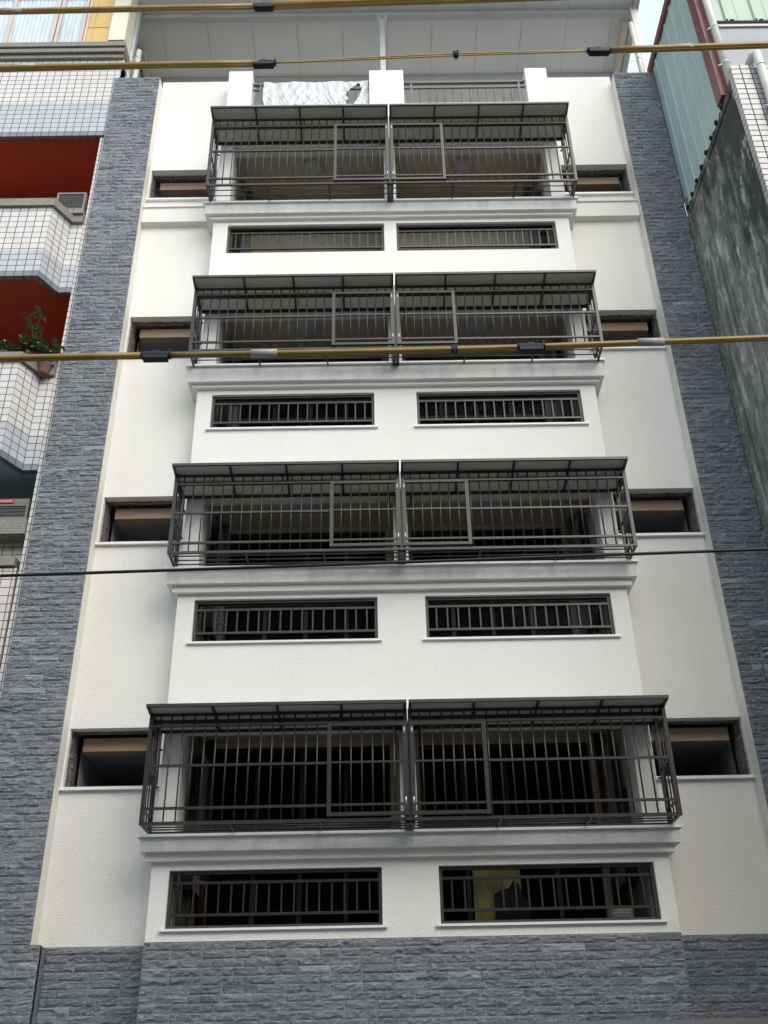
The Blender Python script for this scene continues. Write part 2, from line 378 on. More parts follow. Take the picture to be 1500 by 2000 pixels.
# recessed side walls
for side, (x0, x1, h0, h1) in enumerate(((WL, XL, WL+.02, XL-.09), (XR, WR, XR+.09, WR-.01))):
    mb = MB(); wall_holes(mb, x0, x1, 3.05, 16.56, YR, YR+.13, [(h0, h1, a, b) for a, b in SIDE])
    mb.build('side_wall', 'side_plaster', B)
    # horizontal band at the fourth floor, butting against the bay
    mb = MB(); prof = [(0, 13.13), (.10, 13.15), (.10, 13.44), (.125, 13.445), (.125, 13.462), (0, 13.465)]
    for (o1, z1), (o2, z2) in zip(prof, prof[1:]):
        mb.face([(x0+.002, YR-o1, z1), (x1-.002, YR-o1, z1), (x1-.002, YR-o2, z2), (x0+.002, YR-o2, z2)])
    mb.build('string_course', 'trim', B)
    for i, (z0, z1) in enumerate(SIDE):
        s = MB()
        s.box(h0-.025, h1+.03, YR-.045, YR+.15, z0-.028, z0+.004)
        op = s.build('window_opening', 'lip', B)
        # broken plaster edge round the unfinished opening
        r = MB(); n = 34; rr = random.Random(i*2+side)
        def rag(pts_fn, n, amp):
            pv = None
            for k in range(n+1):
                t = k/n; j = amp*(rr.random()-.3)
                cur = pts_fn(t, j)
                if pv: r.face([pv[0], cur[0], cur[1], pv[1]])
                pv = cur
        y0 = YR+.13
        rag(lambda t, j: ((h0+(h1-h0)*t, y0-.03+abs(j), z1-.008-abs(j)*.25), (h0+(h1-h0)*t, y0+.05, z1-.004-abs(j)*.6)), n, .035)
        xs, xo = (h0, 1) if side == 0 else (h1, -1)
        rag(lambda t, j: ((xs+xo*(.004+abs(j)*.2), y0-.07+abs(j), z1+(z0-z1)*t), (xs+xo*(.012+abs(j)), y0+.10, z1+(z0-z1)*t)), n, .035)
        rag(lambda t, j: ((h0+(h1-h0)*t, y0-.02+abs(j)*.3, z0+.006+abs(j)*.5), (h0+(h1-h0)*t, y0+.06, z0+.012)), n, .03)
        r.box(h0-.02, h1+.02, YR+.131, YR+.17, z1-.016, z1+.08); r.box(h0-.02, h1+.02, YR+.17, YR+.36, z1+.02, z1+.08)
        r.box(xs-xo*.08, xs+xo*.01, YR+.131, YR+.37, z0, z1+.08)
        r.build('rough_edge', 'rough', op)
        # timber faced beam and room behind
        wb = MB(); xa, xb = (h0+.10, h1+.06) if side == 0 else (h0-.06, h1-.10)
        wb.box(xa, xb, YR+.22, YR+.35, z1-.195, z1-.045)
        wb.build('timber_beam', 'wood', op)
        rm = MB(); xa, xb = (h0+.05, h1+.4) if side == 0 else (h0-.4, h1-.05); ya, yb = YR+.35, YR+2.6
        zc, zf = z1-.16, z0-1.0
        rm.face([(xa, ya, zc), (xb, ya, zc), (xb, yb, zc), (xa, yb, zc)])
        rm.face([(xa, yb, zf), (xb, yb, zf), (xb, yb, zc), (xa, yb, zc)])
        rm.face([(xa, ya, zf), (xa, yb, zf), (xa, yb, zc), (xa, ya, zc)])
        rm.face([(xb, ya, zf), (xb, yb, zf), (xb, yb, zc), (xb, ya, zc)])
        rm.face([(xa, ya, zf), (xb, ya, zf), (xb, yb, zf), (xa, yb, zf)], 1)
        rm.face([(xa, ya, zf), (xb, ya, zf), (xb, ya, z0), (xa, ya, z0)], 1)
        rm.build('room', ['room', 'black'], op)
# cornices wrapping the bay under each balcony
for i in range(4):
    s0 = SILL[i]; f1, f2 = FASC[i]
    prof = [(0, s0+.004), (.15, s0), (.152, s0-.026), (.12, s0-.028), (.118, f1+.004), (.114, f1), (.066, f1+.002), (.062, f1-.004), (.06, f2+.004), (.056, f2), (.004, f2+.002), (0, f2-.01)]
    mb = MB()
    def ring(o, z): return [(XL-o, YR+.001, z), (XL-o, -o, z), (XR+o, -o, z), (XR+o, YR+.001, z)]
    for k, ((o1, z1), (o2, z2)) in enumerate(zip(prof, prof[1:])):
        a, b = ring(o1, z1), ring(o2, z2)
        for q in range(3): mb.face([b[q], b[q+1], a[q+1], a[q]], 1 if k in (0, 1, 2) else (2 if k in (3, 4) else 0))
    mb.build('cornice', ['trim', 'lip', 'fascia'], B)
# parapet piers on top of the bay
mb = MB()
for a, b, z in ((XL+.02, -1.92, 16.42), (0.0, .565, 16.40), (2.575, 2.935, 16.41)):
    mb.box(a, b, .003, .33, 15.4, z)
    mb.build('parapet_pier', 'plaster', B, .006); mb = MB()
mb = MB(); mb.box(XL, XR, .34, .45, 15.3, 15.6); mb.build('roof_kerb', 'plaster', B)
# plaster returns between stone and panel
mb = MB(); mb.box(WL-.02, WL-.001, .102, YR+.2, 3.05, 16.40); mb.build('plaster_return', 'reveal', B)
mb = MB(); mb.box(WR+.001, WR+.02, .112, YR+.2, 3.05, 16.38); mb.build('plaster_return', 'reveal', B)
# rear core so that the building is solid
mb = MB()
mb.box(PL+.03, WL-.05, .16, 9, 0, 16.35); mb.box(WR+.05, PR-.01, .16, 9, 0, 16.33)
mb.box(WL-.05, WR+.05, 3.4, 9, 0, 15.5); mb.box(WL-.05, WR+.05, .9, 3.4, 15.0, 15.5)
mb.box(WL-.05, WR+.05, YR+.1, 3.4, 0, 3.02)
mb.build('core', 'side_plaster', B)
# floors between storeys (visible only as dark edges behind)
for i in range(4):
    ceil = LINT[i]+.25; fl = SILL[i]-.97
    mb = MB()
    xa, xb, yb = XL+.17, XR-.17, 1.25
    mb.face([(xa, .2, ceil), (xb, .2, ceil), (xb, yb, ceil), (xa, yb, ceil)])
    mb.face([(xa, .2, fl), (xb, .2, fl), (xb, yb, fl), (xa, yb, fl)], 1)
    mb.face([(xa, .2, fl), (xa, yb, fl), (xa, yb, ceil), (xa, .2, ceil)])
    mb.face([(xb, .2, fl), (xb, yb, fl), (xb, yb, ceil), (xb, .2, ceil)])
    dx = [(-1.98, .12), (.47, 2.5)]; dz = ceil-.06 if i < 3 else fl+1.15
    wall_holes(mb, xa, xb, fl, ceil, yb, yb+.1, [(a, b, fl, dz) for a, b in dx])
    mb.box(.27, .33, .2, yb, fl, ceil)
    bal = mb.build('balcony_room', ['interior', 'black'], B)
    for a, b in dx:
        d = MB(); fw = .05
        for x in (a, a+(b-a)*.25, (a+b)/2, a+(b-a)*.75, b): d.box(x-fw/2, x+fw/2, yb+.02, yb+.07, fl, dz)
        d.box(a, b, yb+.021, yb+.069, dz-.05, dz); d.box(a, b, yb+.021, yb+.069, fl+1.05, fl+1.10)
        fr = d.build('sliding_door', 'frame', B)
        d = MB(); d.box(a, b, yb+.04, yb+.048, fl, dz-.05); d.build('pane', 'dark_glass', fr)
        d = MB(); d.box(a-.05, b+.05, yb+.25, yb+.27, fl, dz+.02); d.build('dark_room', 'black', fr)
    # drain pipes in the corners of the balcony
    for sx, e in ((XL+.2, 1), (XR-.2, -1)):
        pp = MB()
        pp.tube([(sx+e*.12, 1.14, fl), (sx+e*.12, 1.14, ceil)], .05, 10, 1 if i == 0 else 0)
        pp.tube([(sx+e*.03, .9, fl), (sx+e*.03, .9, ceil)], .022, 8, 0)
        zt = fl+.62
        pp.tube([(sx+e*.03, .9, zt), (sx+e*.12, .8, zt+.05), (sx+e*.2, .78, zt+.05), (sx+e*.24, .78, zt)], .014, 6, 0)
        pp.build('drain_pipes', ['greypipe', 'redpipe'], bal)
    # ceiling lamps
    for j, lx in enumerate((-.95, 1.5)):
        l = MB(); cy = .62
        rings = [(.17, 0), (.175, -.03), (.15, -.055), (.08, -.072), (.001, -.076)]
        for (ra, za), (rb2, zb2) in zip(rings, rings[1:]):
            for k in range(20):
                a1, a2 = 2*math.pi*k/20, 2*math.pi*(k+1)/20
                l.face([(lx+ra*math.cos(a1), cy+ra*math.sin(a1), ceil+za), (lx+rb2*math.cos(a1), cy+rb2*math.sin(a1), ceil+zb2), (lx+rb2*math.cos(a2), cy+rb2*math.sin(a2), ceil+zb2), (lx+ra*math.cos(a2), cy+ra*math.sin(a2), ceil+za)], 0, True)
        o = l.build('ceiling_lamp', 'lamp')
        tag(o, 'round unlit ceiling lamp behind the %s balcony cage row from bottom, %s half' % (CORD[i], ('left', 'right')[j]), 'ceiling lamp', 'ceiling lamps in the balconies')
# strip windows
for i in range(4):
    a, b, c, d = STRX[i if i < 3 else 3]; z0, z1 = STRIP[i]
    for (x0, x1) in ((a, b), (c, d)):
        f = MB(); t = .034
        f.box(x0+.002, x0+t, .045, .10, z0, z1); f.box(x1-t, x1-.002, .045, .10, z0, z1)
        f.box(x0+t, x1-t, .045, .10, z1-t, z1-.002); f.box(x0+t, x1-t, .045, .10, z0+.002, z0+t)
        xm = (x0+x1)/2
        wdw = f.build('window', 'frame', B)
        gr = MB(); zr0, zr1 = z0+.135, z1-.115
        gr.bar((x0+t, .062, zr0), (x1-t, .062, zr0), .026); gr.bar((x0+t, .062, zr1), (x1-t, .062, zr1), .026)
        n = 16 if i < 3 else 18
        for k in range(1, n+1):
            x = x0 + (x1-x0)*k/(n+1)
            gr.bar((x, .062, zr0+.013), (x, .062, zr1-.013), .016)
        gr.build('grille', 'bar', wdw)
        gl = MB(); gl.box(x0+t, x1-t, .085, .089, z0+t, z1-t); gl.build('pane', 'glass', wdw)
        if i < 3:
            s = MB(); s.box(x0-.045, x1+.045, -.035, .05, z0-.024, z0-.001); s.build('sill', 'lip', wdw)
# lit room seen through the lowest right window and tub on its floor
mb = MB(); mb.box(1.02, 1.55, 1.19, 1.21, 3.2, 4.2)
mb.build('lit_curtain', 'lit', B)
mb = MB()
pts = [(x+.32, z) for x, z in ((.92, 3.3), (.92, 3.62), (1.0, 3.66), (1.08, 3.68), (1.14, 3.76), (1.2, 3.72), (1.23, 3.6), (1.3, 3.52), (1.3, 3.3))]
mb.face([(x, 1.12, z) for x, z in pts]); mb.face([(x, 1.16, z) for x, z in reversed(pts)])
for p, q in zip(pts, pts[1:]): mb.face([(p[0], 1.12, p[1]), (p[0], 1.16, p[1]), (q[0], 1.16, q[1]), (q[0], 1.12, q[1])])
tag(mb.build('garment', 'black'), 'dark coat hanging before the yellow lit curtain in the lowest right window', 'garment')
tb = thing('plastic_tub', (2.42, .3, 3.2), 'grey ribbed round plastic tub standing inside the lowest right window', 'tub')
mb = MB(); cx, cy = 2.42, .30
prof = [(.10, 3.1), (.125, 3.2), (.13, 3.22), (.128, 3.235), (.135, 3.25), (.131, 3.265), (.138, 3.28), (.134, 3.295), (.142, 3.31), (.146, 3.32), (.13, 3.322), (.12, 3.25)]
for (ra, za), (rb2, zb2) in zip(prof, prof[1:]):
    for k in range(24):
        a1, a2 = 2*math.pi*k/24, 2*math.pi*(k+1)/24
        mb.face([(cx+ra*math.cos(a1), cy+ra*math.sin(a1), za), (cx+ra*math.cos(a2), cy+ra*math.sin(a2), za), (cx+rb2*math.cos(a2), cy+rb2*math.sin(a2), zb2), (cx+rb2*math.cos(a1), cy+rb2*math.sin(a1), zb2)], 0, True)
mb.build('body', 'pvc', tb)
# ------------------------------------------------------------------ split-face stone
def stone(name, x0, x1, z0, z1, yf, seed, left_end=None, right_end=None, off=0):
    rr = random.Random(seed); H, W = .078, .31; NX, NZ = 14, 5
    vs, fs = [], []
    z = z1; row = 0
    while z - z0 > .015:
        zb = max(z-H, z0); x = x0 - rr.choice((0, .5*W, .25*W, .75*W, .12*W)); 
        while x < x1-.01:
            wv = W*rr.choice((1, 1, 1, 1, .66, 1.33)); a = max(x, x0); b = min(x+wv, x1); x += wv
            if b-a < .02: continue
            dep = rr.random()*.006; tx, tz = rr.uniform(-.012, .012), rr.uniform(-.006, .006); sd2 = rr.random()*50
            smooth = rr.random() < .1
            base = len(vs); g2 = .0018
            nx = max(3, int(NX*(b-a)/W)); 
            for j in range(NZ+1):
                v = j/NZ; zz = zb+g2+(z-zb-2*g2)*v
                for i in range(nx+1):
                    u = i/nx; xx = a+g2+(b-a-2*g2)*u
                    e = min(u*(b-a), (1-u)*(b-a), v*(z-zb)*1.2, (1-v)*(z-zb)*1.2)/.02; e = min(1, e)
                    p = V3((xx*7.5, sd2, zz*15))
                    n1 = noise.noise(p); n2 = noise.noise(p*2.7)
                    rid = 1-abs(n1)*2.4
                    h = .010*n1 + .009*rid*abs(rid) + .006*n2
                    if smooth: h *= .2
                    h += dep + tx*(u-.5)*.6 + tz*(v-.5)
                    vs.append((xx, yf - .009 - max(h, -.0008)*(.2+.8*e)*1.15 - .0015*e - .0008, zz))
            for j in range(NZ):
                for i in range(nx):
                    q = base + j*(nx+1)+i; fs.append((q, q+1, q+nx+2, q+nx+1))
            # side skirts so that blocks read as solid
            per = [base+i for i in range(nx+1)] + [base+j*(nx+1)+nx for j in range(1, NZ+1)] + [base+NZ*(nx+1)+i for i in range(nx-1, -1, -1)] + [base+j*(nx+1) for j in range(NZ-1, 0, -1)]
            b2 = len(vs)
            for q in per: vs.append((vs[q][0], yf+.012, vs[q][2]))
            for k in range(len(per)):
                k2 = (k+1) % len(per); fs.append((per[k], b2+k, b2+k2, per[k2]))
        z = zb; row += 1
    m = MB(); m.v = vs; m.f = fs; m.m = [0]*len(fs); m.smooth = [False]*len(fs)
    o = m.build(name, 'stone', B)
    m = MB(); m.box(x0+.002, x1-.002, yf-.0085, yf+.06, z0, z1-.003); m.build('grout', 'grout', o)
    return o
stone('stone_pilaster', PL, WL-.003, 3.05, 16.41, .10, 1)
stone('stone_pilaster', WR+.003, PR, 3.05, 16.39, .11, 2)
stone('stone_base', PL, WL+.10, 2.0, 3.05, .095, 3)
stone('stone_base', WL+.10, XL-.004, 2.0, 3.05, YR-.01, 4)
stone('stone_base', XL-.004, XR+.004, 2.0, 3.035, -.006, 5)
stone('stone_base', XR+.004, PR, 2.0, 3.05, YR-.01, 6)
mb = MB(); mb.box(XL+.02, XR-.02, .03, YR+.1, 0, 3.02); mb.box(WL+.085, WL+.098, .1, YR, 2, 3.04); mb.build('base_core', 'stone', B)
mb = MB(); mb.box(-.9, 5.2, -.62, -.07, 2.10, 2.238); mb.build('entrance_canopy', 'greyslab', B)
# ================================================================== security cages
YF, YB = -.46, -.012
CAGEZ = [(4.06, 4.22, 4.65, 5.07, 5.19), (7.11, 7.25, 7.65, 8.05, 8.165), (10.09, 10.24, 10.66, 11.06, 11.165), (13.18, 13.33, 13.92, 14.46, 14.62)]
CANF = [5.245, 8.225, 11.235, 14.70]
def cage(i, side):
    zb, z1, z2, z3, zt = CAGEZ[i]
    xa, xb = (-2.40, .290) if side == 0 else (.298, 3.0)
    if i == 3: xa, xb = (-2.40, .284) if side == 0 else (.292, 3.02)
    outer, inner = (xa, xb) if side == 0 else (xb, xa); sg = 1 if side == 0 else -1
    c = thing('security_cage', ((xa+xb)/2, YB, zb), 'dark bronze barred balcony cage with canopy, %s row from bottom, %s of its pair' % (CORD[i], ('left', 'right')[side]), 'window cage', 'barred cages on the balconies')
    f = MB(); P = .038; R = .026
    for x in (xa+P/2, xb-P/2):
        f.bar((x, YF+P/2, zb), (x, YF+P/2, zt+.02), P)
        f.bar((x, YB-P/2, zb), (x, YB-P/2, zt+.02), P)
        f.bar((x, YF+P, zb+.013), (x, YB-P, zb+.013), R); f.bar((x, YF+P, zt), (x, YB-P, zt), R)
    f.bar((xa+P, YF+P/2, zb+.014), (xb-P, YF+P/2, zb+.014), .028)
    f.bar((xa+P, YF+P/2, zt), (xb-P, YF+P/2, zt), .028)
    f.bar((xa+P, YB-P/2, zb+.014), (xb-P, YB-P/2, zb+.014), R)
    f.bar((xa+P, YB-P/2, zt), (xb-P, YB-P/2, zt), R)
    # cross members of the floor
    for k in (1, 2):
        x = xa+(xb-xa)*k/3
        f.bar((x, YF+P, zb+.008), (x, YB-P, zb+.008), .018)
    f.bar((inner-sg*.02, YF+P, zb-.005), (inner-sg*.02, YB, zb-.005), .04)
    f.build('frame', 'bar', c)
    g0, g1 = (-.54, xb-.012) if side == 0 else (xa+.012, 1.10)
    # front bars
    b = MB(); n = int(round((xb-xa)/.118)); sp = (xb-xa)/n
    for z, lim in ((z1, 1), (z2, 1), (z3, 0)):
        u = [(xa+P, g0-.006)] if side == 0 else [(g1+.006, xb-P)]
        if not lim: u = [(xa+P, xb-P)]
        for p, q in u: b.bar((p, YF+P/2, z), (q, YF+P/2, z), .025)
    for k in range(1, n):
        x = xa+k*sp
        jx = rnd.uniform(-.003, .003)
        if g0-.02 < x < g1+.02: b.tube([(x+jx, YF+P/2+.004, z3), (x, YF+P/2+.004, zt)], .0088, 6)
        else: b.tube([(x+jx, YF+P/2+.004, zb+.014), (x, YF+P/2+.004, zt)], .0088, 6)
    b.build('front_bars', 'bar', c)
    # end grille
    b = MB(); ox = outer+sg*P/2
    for z in (z1, z2, z3): b.bar((ox, YF+P, z), (ox, YB-P, z), .02)
    for k in (1, 2, 3):
        y = YF+P/2+(YB-YF-P)*k/4; b.tube([(ox, y, zb+.01), (ox, y, zt)], .0088, 6)
    b.build('end_grille', 'bar', c)
    # floor bars
    b = MB()
    for k in (1, 2, 3):
        y = YF+P/2+(YB-YF-P)*k/4; b.tube([(xa+P, y, zb+.024), (xb-P, y, zb+.024)], .0085, 6)
    b.build('floor_bars', 'bar', c)
    # hinged gate
    gt = MB(); W2 = .042; gz0, gz1 = zb+.045, z3-.004; yg = YF-.004
    for x in (g0+W2/2, g1-W2/2): gt.bar((x, yg, gz0), (x, yg, gz1), W2)
    for z in (gz0+W2/2, gz1-W2/2): gt.bar((g0+W2, yg, z), (g1-W2, yg, z), W2*.8)
    for z in (z1, z2): gt.bar((g0+W2, yg+.004, z), (g1-W2, yg+.004, z), .02)
    n = 6
    for k in range(1, n+1):
        x = g0+W2/2+(g1-g0-W2)*k/(n+1); gt.tube([(x, yg+.004, gz0+.02), (x, yg+.004, gz1-.02)], .0088, 6)
    gate = gt.build('gate', 'bar', c)
    hx = inner - sg*.016
    for z in (z1+.03, z3-.10):
        h = MB(); h.tube([(hx-sg*.02, YF-.024, z-.035), (hx-sg*.02, YF-.024, z+.035)], .008, 8)
        h.build('hinge', 'galv', gate)
    cl = MB(); zc_ = CANF[i]-.12
    cl.bar((inner-sg*.02, YB-.03, zc_), (inner-sg*.13, YB-.03, zc_), .022); cl.bar((inner-sg*.13, YB-.03, zc_+.011), (inner-sg*.13, YB-.03, zc_-.16), .022)
    cl.build('wall_clamp', 'bar_edge', c)
    # canopy
    y0, y1 = -.64, -.004; zf = CANF[i]; zk = zf-.075; e = .026
    cx0, cx1 = (xa-.006, xb-.007) if side == 0 else (xa+.007, xb+.006)
    k = MB(); T = .034
    k.bar((cx0, y0+e/2, zf-T/2), (cx1, y0+e/2, zf-T/2), e, T)
    k.bar((cx0, y1-e/2, zk-T/2), (cx1, y1-e/2, zk-T/2), e, T)
    for q in range(5):
        x = cx0+e/2+(cx1-cx0-e)*q/4
        k.bar((x, y0+e, zf-T/2-.002), (x, y1-e, zk-T/2-.002), e if q in (0, 4) else .024, T if q in (0, 4) else .034)
    k.bar((cx0+.01, -.30, (zf+zk)/2-.045), (cx1-.01, -.30, (zf+zk)/2-.045), .035, .035)
    can = k.build('canopy', 'bar_edge', c)
    for q in range(4):
        xa2 = cx0+e/2+(cx1-cx0-e)*q/4; xb2 = cx0+e/2+(cx1-cx0-e)*(q+1)/4
        pm = MB(); pm.face([(xa2, y0+.012, zf-.006), (xb2, y0+.012, zf-.006), (xb2, y1-.012, zk-.006), (xa2, y1-.012, zk-.006)])
        pm.face([(xa2, y0+.012, zf), (xa2, y1-.012, zk), (xb2, y1-.012, zk), (xb2, y0+.012, zf)])
        pm.build('canopy_panel', 'panel', can)
    # lip on the canopy front
    # wall bolts
    w2 = MB()
    for z in (z2-.1, z3-.12):
        w2.bar((ox, YB-.03, z), (ox, .0, z), .014); w2.bar((ox, YB-.016, z), (ox+sg*.05, YB-.016, z), .018)
    w2.build('wall_bolts', 'bar_edge', c)
for i in range(4):
    for s_ in (0, 1): cage(i, s_)
# ================================================================== roof railings, plastic, roof shed
def railing(x0, x1, side):
    r = thing('roof_railing', ((x0+x1)/2, .15, 15.5), ('grey steel parapet railing wrapped in plastic film, between the left and middle piers', 'bare grey steel parapet railing between the middle and right piers')[side], 'railing', 'railings on the parapet')
    m = MB(); y = .13
    m.bar((x0, y, 16.22), (x1, y, 16.22), .05, .035); m.bar((x0, y+.002, 16.10), (x1, y+.002, 16.10), .03, .03)
    m.bar((x0, y, 15.62), (x1, y, 15.62), .04)
    for x in (x0+.13, x1-.10): m.bar((x, y, 15.5), (x, y, 16.2), .035)
    m.build('frame', 'rail', r)
    m = MB(); n = 13
    for k in range(1, n): x = x0+.13+(x1-x0-.23)*k/n; m.tube([(x, y+.006, 15.62), (x, y+.006, 16.10)], .009, 6)
    m.build('bars', 'rail', r)
railing(-1.92, 0.0, 0); railing(.565, 2.575, 1)
# film
mb = MB(); nx, nz = 90, 26; rr = random.Random(3)
def film_pt(u, v):
    x = -1.74+1.72*u; z = 16.245-.62*v
    y = .085 + .03*abs(math.sin((x+.45*v)*13+2*math.sin(x*5)))**3*min(1, v*3) + .012*math.sin(x*31+v*5) * v + .02*noise.noise(V3((x*9+z*2.2, z*3, 1))) + .016*noise.noise(V3((x*30+z*9, z*4, 5)))*(.3+v)
    return (x+.05*noise.noise(V3((z*4, x, 2)))*v, y-.02*v, z + (-.03*math.sin(u*math.pi*3)**2 if v == 0 else 0))
grid = [[film_pt(i/nx, j/nz) for i in range(nx+1)] for j in range(nz+1)]
for j in range(nz):
    for i in range(nx):
        u, v = (i+.5)/nx, (j+.5)/nz
        if .93-.13*min(1, v*2.2)-.02*noise.noise(V3((v*9, 0, 1))) < u < .94 - .05*abs(v-.35)*2 and .06 < v: continue
        mb.face([grid[j][i], grid[j+1][i], grid[j+1][i+1], grid[j][i+1]], 0, True)
def filmmat():
    m, t, p = newmat("milky_plastic_film")
    n = noise_node(t, 6, 8, .75, (4.5, 1, .35))
    n2 = noise_node(t, 5, 4, .6, (3, 1, .9))
    p.inputs["Base Color"].default_value = (.60, .63, .66, 1); p.inputs["Roughness"].default_value = .35
    tr = N(t, "ShaderNodeBsdfTransparent")
    ad = N(t, "ShaderNodeMath", operation='ADD'); t.links.new(n.outputs[0], ad.inputs[0]); t.links.new(n2.outputs[0], ad.inputs[1])
    r = ramp(t, ad.outputs[0], [(.44, (.06,)*3), (.51, (.2,)*3), (.56, (.5,)*3), (.60, (.95,)*3)])
    mx = N(t, "ShaderNodeMixShader"); t.links.new(r.outputs[0], mx.inputs[0]); t.links.new(tr.outputs[0], mx.inputs[1]); t.links.new(p.outputs[0], mx.inputs[2])
    t.links.new(mx.outputs[0], t.nodes["Material Output"].inputs[0]); return m
M['film'] = filmmat()
tag(mb.build('plastic_film', 'film'), 'crumpled clear plastic film wrapped over the left half of the roof railing', 'plastic sheet')
# big shed roof
RS = thing('roof_shed', (.3, 2, 15.5), 'grey sheet metal shed roof on steel posts above the parapet', 'roof shed')
def rz(y): return 18.85-.183*(y-.6)
mb = MB(); x0, x1 = -4.30, 4.86; ys, ye = -1.2, 6.5
mb.face([(x0, ys, rz(ys)), (x0, ye, rz(ye)), (x1, ye, rz(ye)), (x1, ys, rz(ys))])
mb.face([(x0, ys, rz(ys)+.06), (x1, ys, rz(ys)+.06), (x1, ye, rz(ye)+.06), (x0, ye, rz(ye)+.06)])
x = x0+.5
mb.build('roof_sheet', 'roof', RS)
mb = MB()
while x < x1: mb.bar((x, ys, rz(ys)-.003), (x, ye, rz(ye)-.003), .007, .006); x += .83
mb.build('sheet_seams', 'roof_steel', RS)
mb = MB(); mb.bar((x0+.06, .60, rz(.6)-.07), (x1-.1, .60, rz(.6)-.07), .10, .13); mb.bar((x0+.06, .54, rz(.54)-.14), (x1-.1, .54, rz(.54)-.14), .03, .02); mb.build('beam', 'roof_steel', RS, .004)
mb = MB(); mb.bar((x0+.06, 1.75, rz(1.75)-.04), (x1-.1, 1.75, rz(1.75)-.04), .06, .07); mb.bar((x0+.06, -.45, rz(-.45)-.04), (x1-.1, -.45, rz(-.45)-.04), .06, .07); mb.build('purlin', 'roof_steel', RS)
mb = MB(); mb.box(.205, .295, .56, .65, 15.5, rz(.6)-.13); mb.box(.16, .34, .52, .69, rz(.6)-.15, rz(.6)-.135); mb.build('post', 'galv', RS)
for x, e in ((x0, 1), (x1, -1)):
    mb = MB(); mb.bar((x-e*.02, ys, rz(ys)-.03), (x-e*.02, ye, rz(ye)-.03), .10, .16); mb.build('edge_channel', 'roof_steel', RS)
mb = MB(); mb.box(-4.20, -4.09, .36, .46, 16.36, rz(.4)-.05); mb.build('post', 'galv', RS)
mb = MB(); mb.box(4.78, 4.90, .5, .6, 16.35, rz(.55)+.2); mb.build('post', 'whitepost', RS)
mb = MB(); mb.bar((4.70, .7, rz(.7)-.20), (4.70, 6, rz(6)-.2), .09, .16); mb.build('rake_channel', 'beigepost', RS); mb = MB(); mb.bar((-4.2, 1.1, rz(1.1)-.20), (-4.2, 6, rz(6)-.2), .09, .16); mb.build('rake_channel', 'beigepost', RS)
def pipe(name, pts, r, label, brk=()):
    t = thing(name, pts[0], label, 'drainpipe'); m = MB(); m.tube(pts, r, 12); m.build('pipe', 'pvc', t)
    for b_ in brk:
        m = MB(); m.tube([(b_[0], b_[1], b_[2]-.02), (b_[0], b_[1], b_[2]+.02)], r*1.16, 12)
        m.bar((b_[0]-r, b_[1], b_[2]-.03), (b_[0]-r-.07, b_[1]-.0, b_[2]-.05), .015); m.build('bracket', 'galv', t)
    return t
pipe('drainpipe', [(-3.99, .36, 17.5), (-3.99, .36, 16.62), (-3.95, .34, 16.53), (-3.84, .30, 16.43)], .045, 'short ivory drainpipe beside the galvanised post at the roof, left side', [(-3.99, .36, 17.3)])
pipe('drainpipe', [(4.69, .42, 16.2), (4.69, .42, 18.2)], .045, 'pale drainpipe rising above the right stone pilaster', [(4.69, .42, 17.2)])
# ================================================================== left neighbour
LB = thing('apartment_building', (-6.5, .15, 0), 'old apartment building with white and pale blue tiled balconies and red ceilings', 'building')
YW = .15; XE = -4.16
mb = MB()   # narrow tiled pier, end of the wall
mb.box(-4.30, XE, YW, 1.3, 0, 16.9, 0)
mb.build('pier', 'tile_w', LB, uo=.01)
mb = MB()
mb.box(-12, -4.30, 1.4, 9, 0, 22); mb.build('rear_wall', 'tile_w', LB)
def parapet(z0, zm, z1, capz, ztop=True, cham=True):
    yf = -.22
    if cham: poly = [(-9, .35), (-9, yf), (-4.66, yf), (-4.48, YW-.03), (-4.30, YW-.03), (-4.30, .35)]
    else: poly = [(-9, .35), (-9, YW-.03), (XE+.0, YW-.03), (XE, .35)]
    m = MB(); m.prism(poly, zm, z1); m.build('parapet_upper_tiles', 'tile_w', LB)
    m = MB(); m.prism(poly, z0+.09, zm); m.build('parapet_lower_tiles', 'tile_b', LB)
    poly2 = [(x, y-.004 if y < .3 else y) for x, y in poly]
    m = MB(); m.prism(poly2, z0, z0+.09); m.build('parapet_bottom_edge', 'tile_g', LB)
    if cham:
        cp = [(-9, .45), (-9, yf-.05), (-4.63, yf-.05), (-4.44, YW-.09), (-4.302, YW-.09), (-4.302, .45)]
        m = MB(); m.prism(cp, z1, z1+capz); m.build('parapet_cap', 'mosaic', LB, .012)
parapet(11.68, 12.18, 13.03, .14)
parapet(8.66, 9.2, 10.15, .13)
parapet(15.02, 15.83, 16.86, 0, cham=False)
# recesses
for z0, z1, mat in ((13.0, 15.04, 'red'), (10.1, 11.72, 'red'), (7.9, 8.70, 'teal_paint')):
    m = MB(); 
    if z1 > 14: m.face([(-9, YW+.05, z1-.025), (-4.30, YW+.05, z1-.025), (-4.30, 1.35, z1-.025), (-9, 1.35, z1-.025)])
    else: m.face([(-9, -.13, z1-.045), (-4.71, -.13, z1-.045), (-4.53, YW+.05, z1-.045), (-4.30, YW+.05, z1-.045), (-4.30, 1.35, z1-.045), (-9, 1.35, z1-.045)])
    m.face([(-9, 1.35, z0-1), (-4.30, 1.35, z0-1), (-4.30, 1.35, z1), (-9, 1.35, z1)])
    m.face([(-4.302, YW, z0-1), (-4.302, 1.35, z0-1), (-4.302, 1.35, z1), (-4.302, YW, z1)])
    m.build('balcony_recess', mat, LB)
# ledges by the pier
m = MB(); m.box(-4.62, -4.302, .02, .5, 13.17, 13.27); m.build('ledge', 'mosaic', LB)
m = MB(); m.box(-4.50, -4.302, .0, .4, 10.28, 10.4); m.build('ledge', 'mosaic', LB)
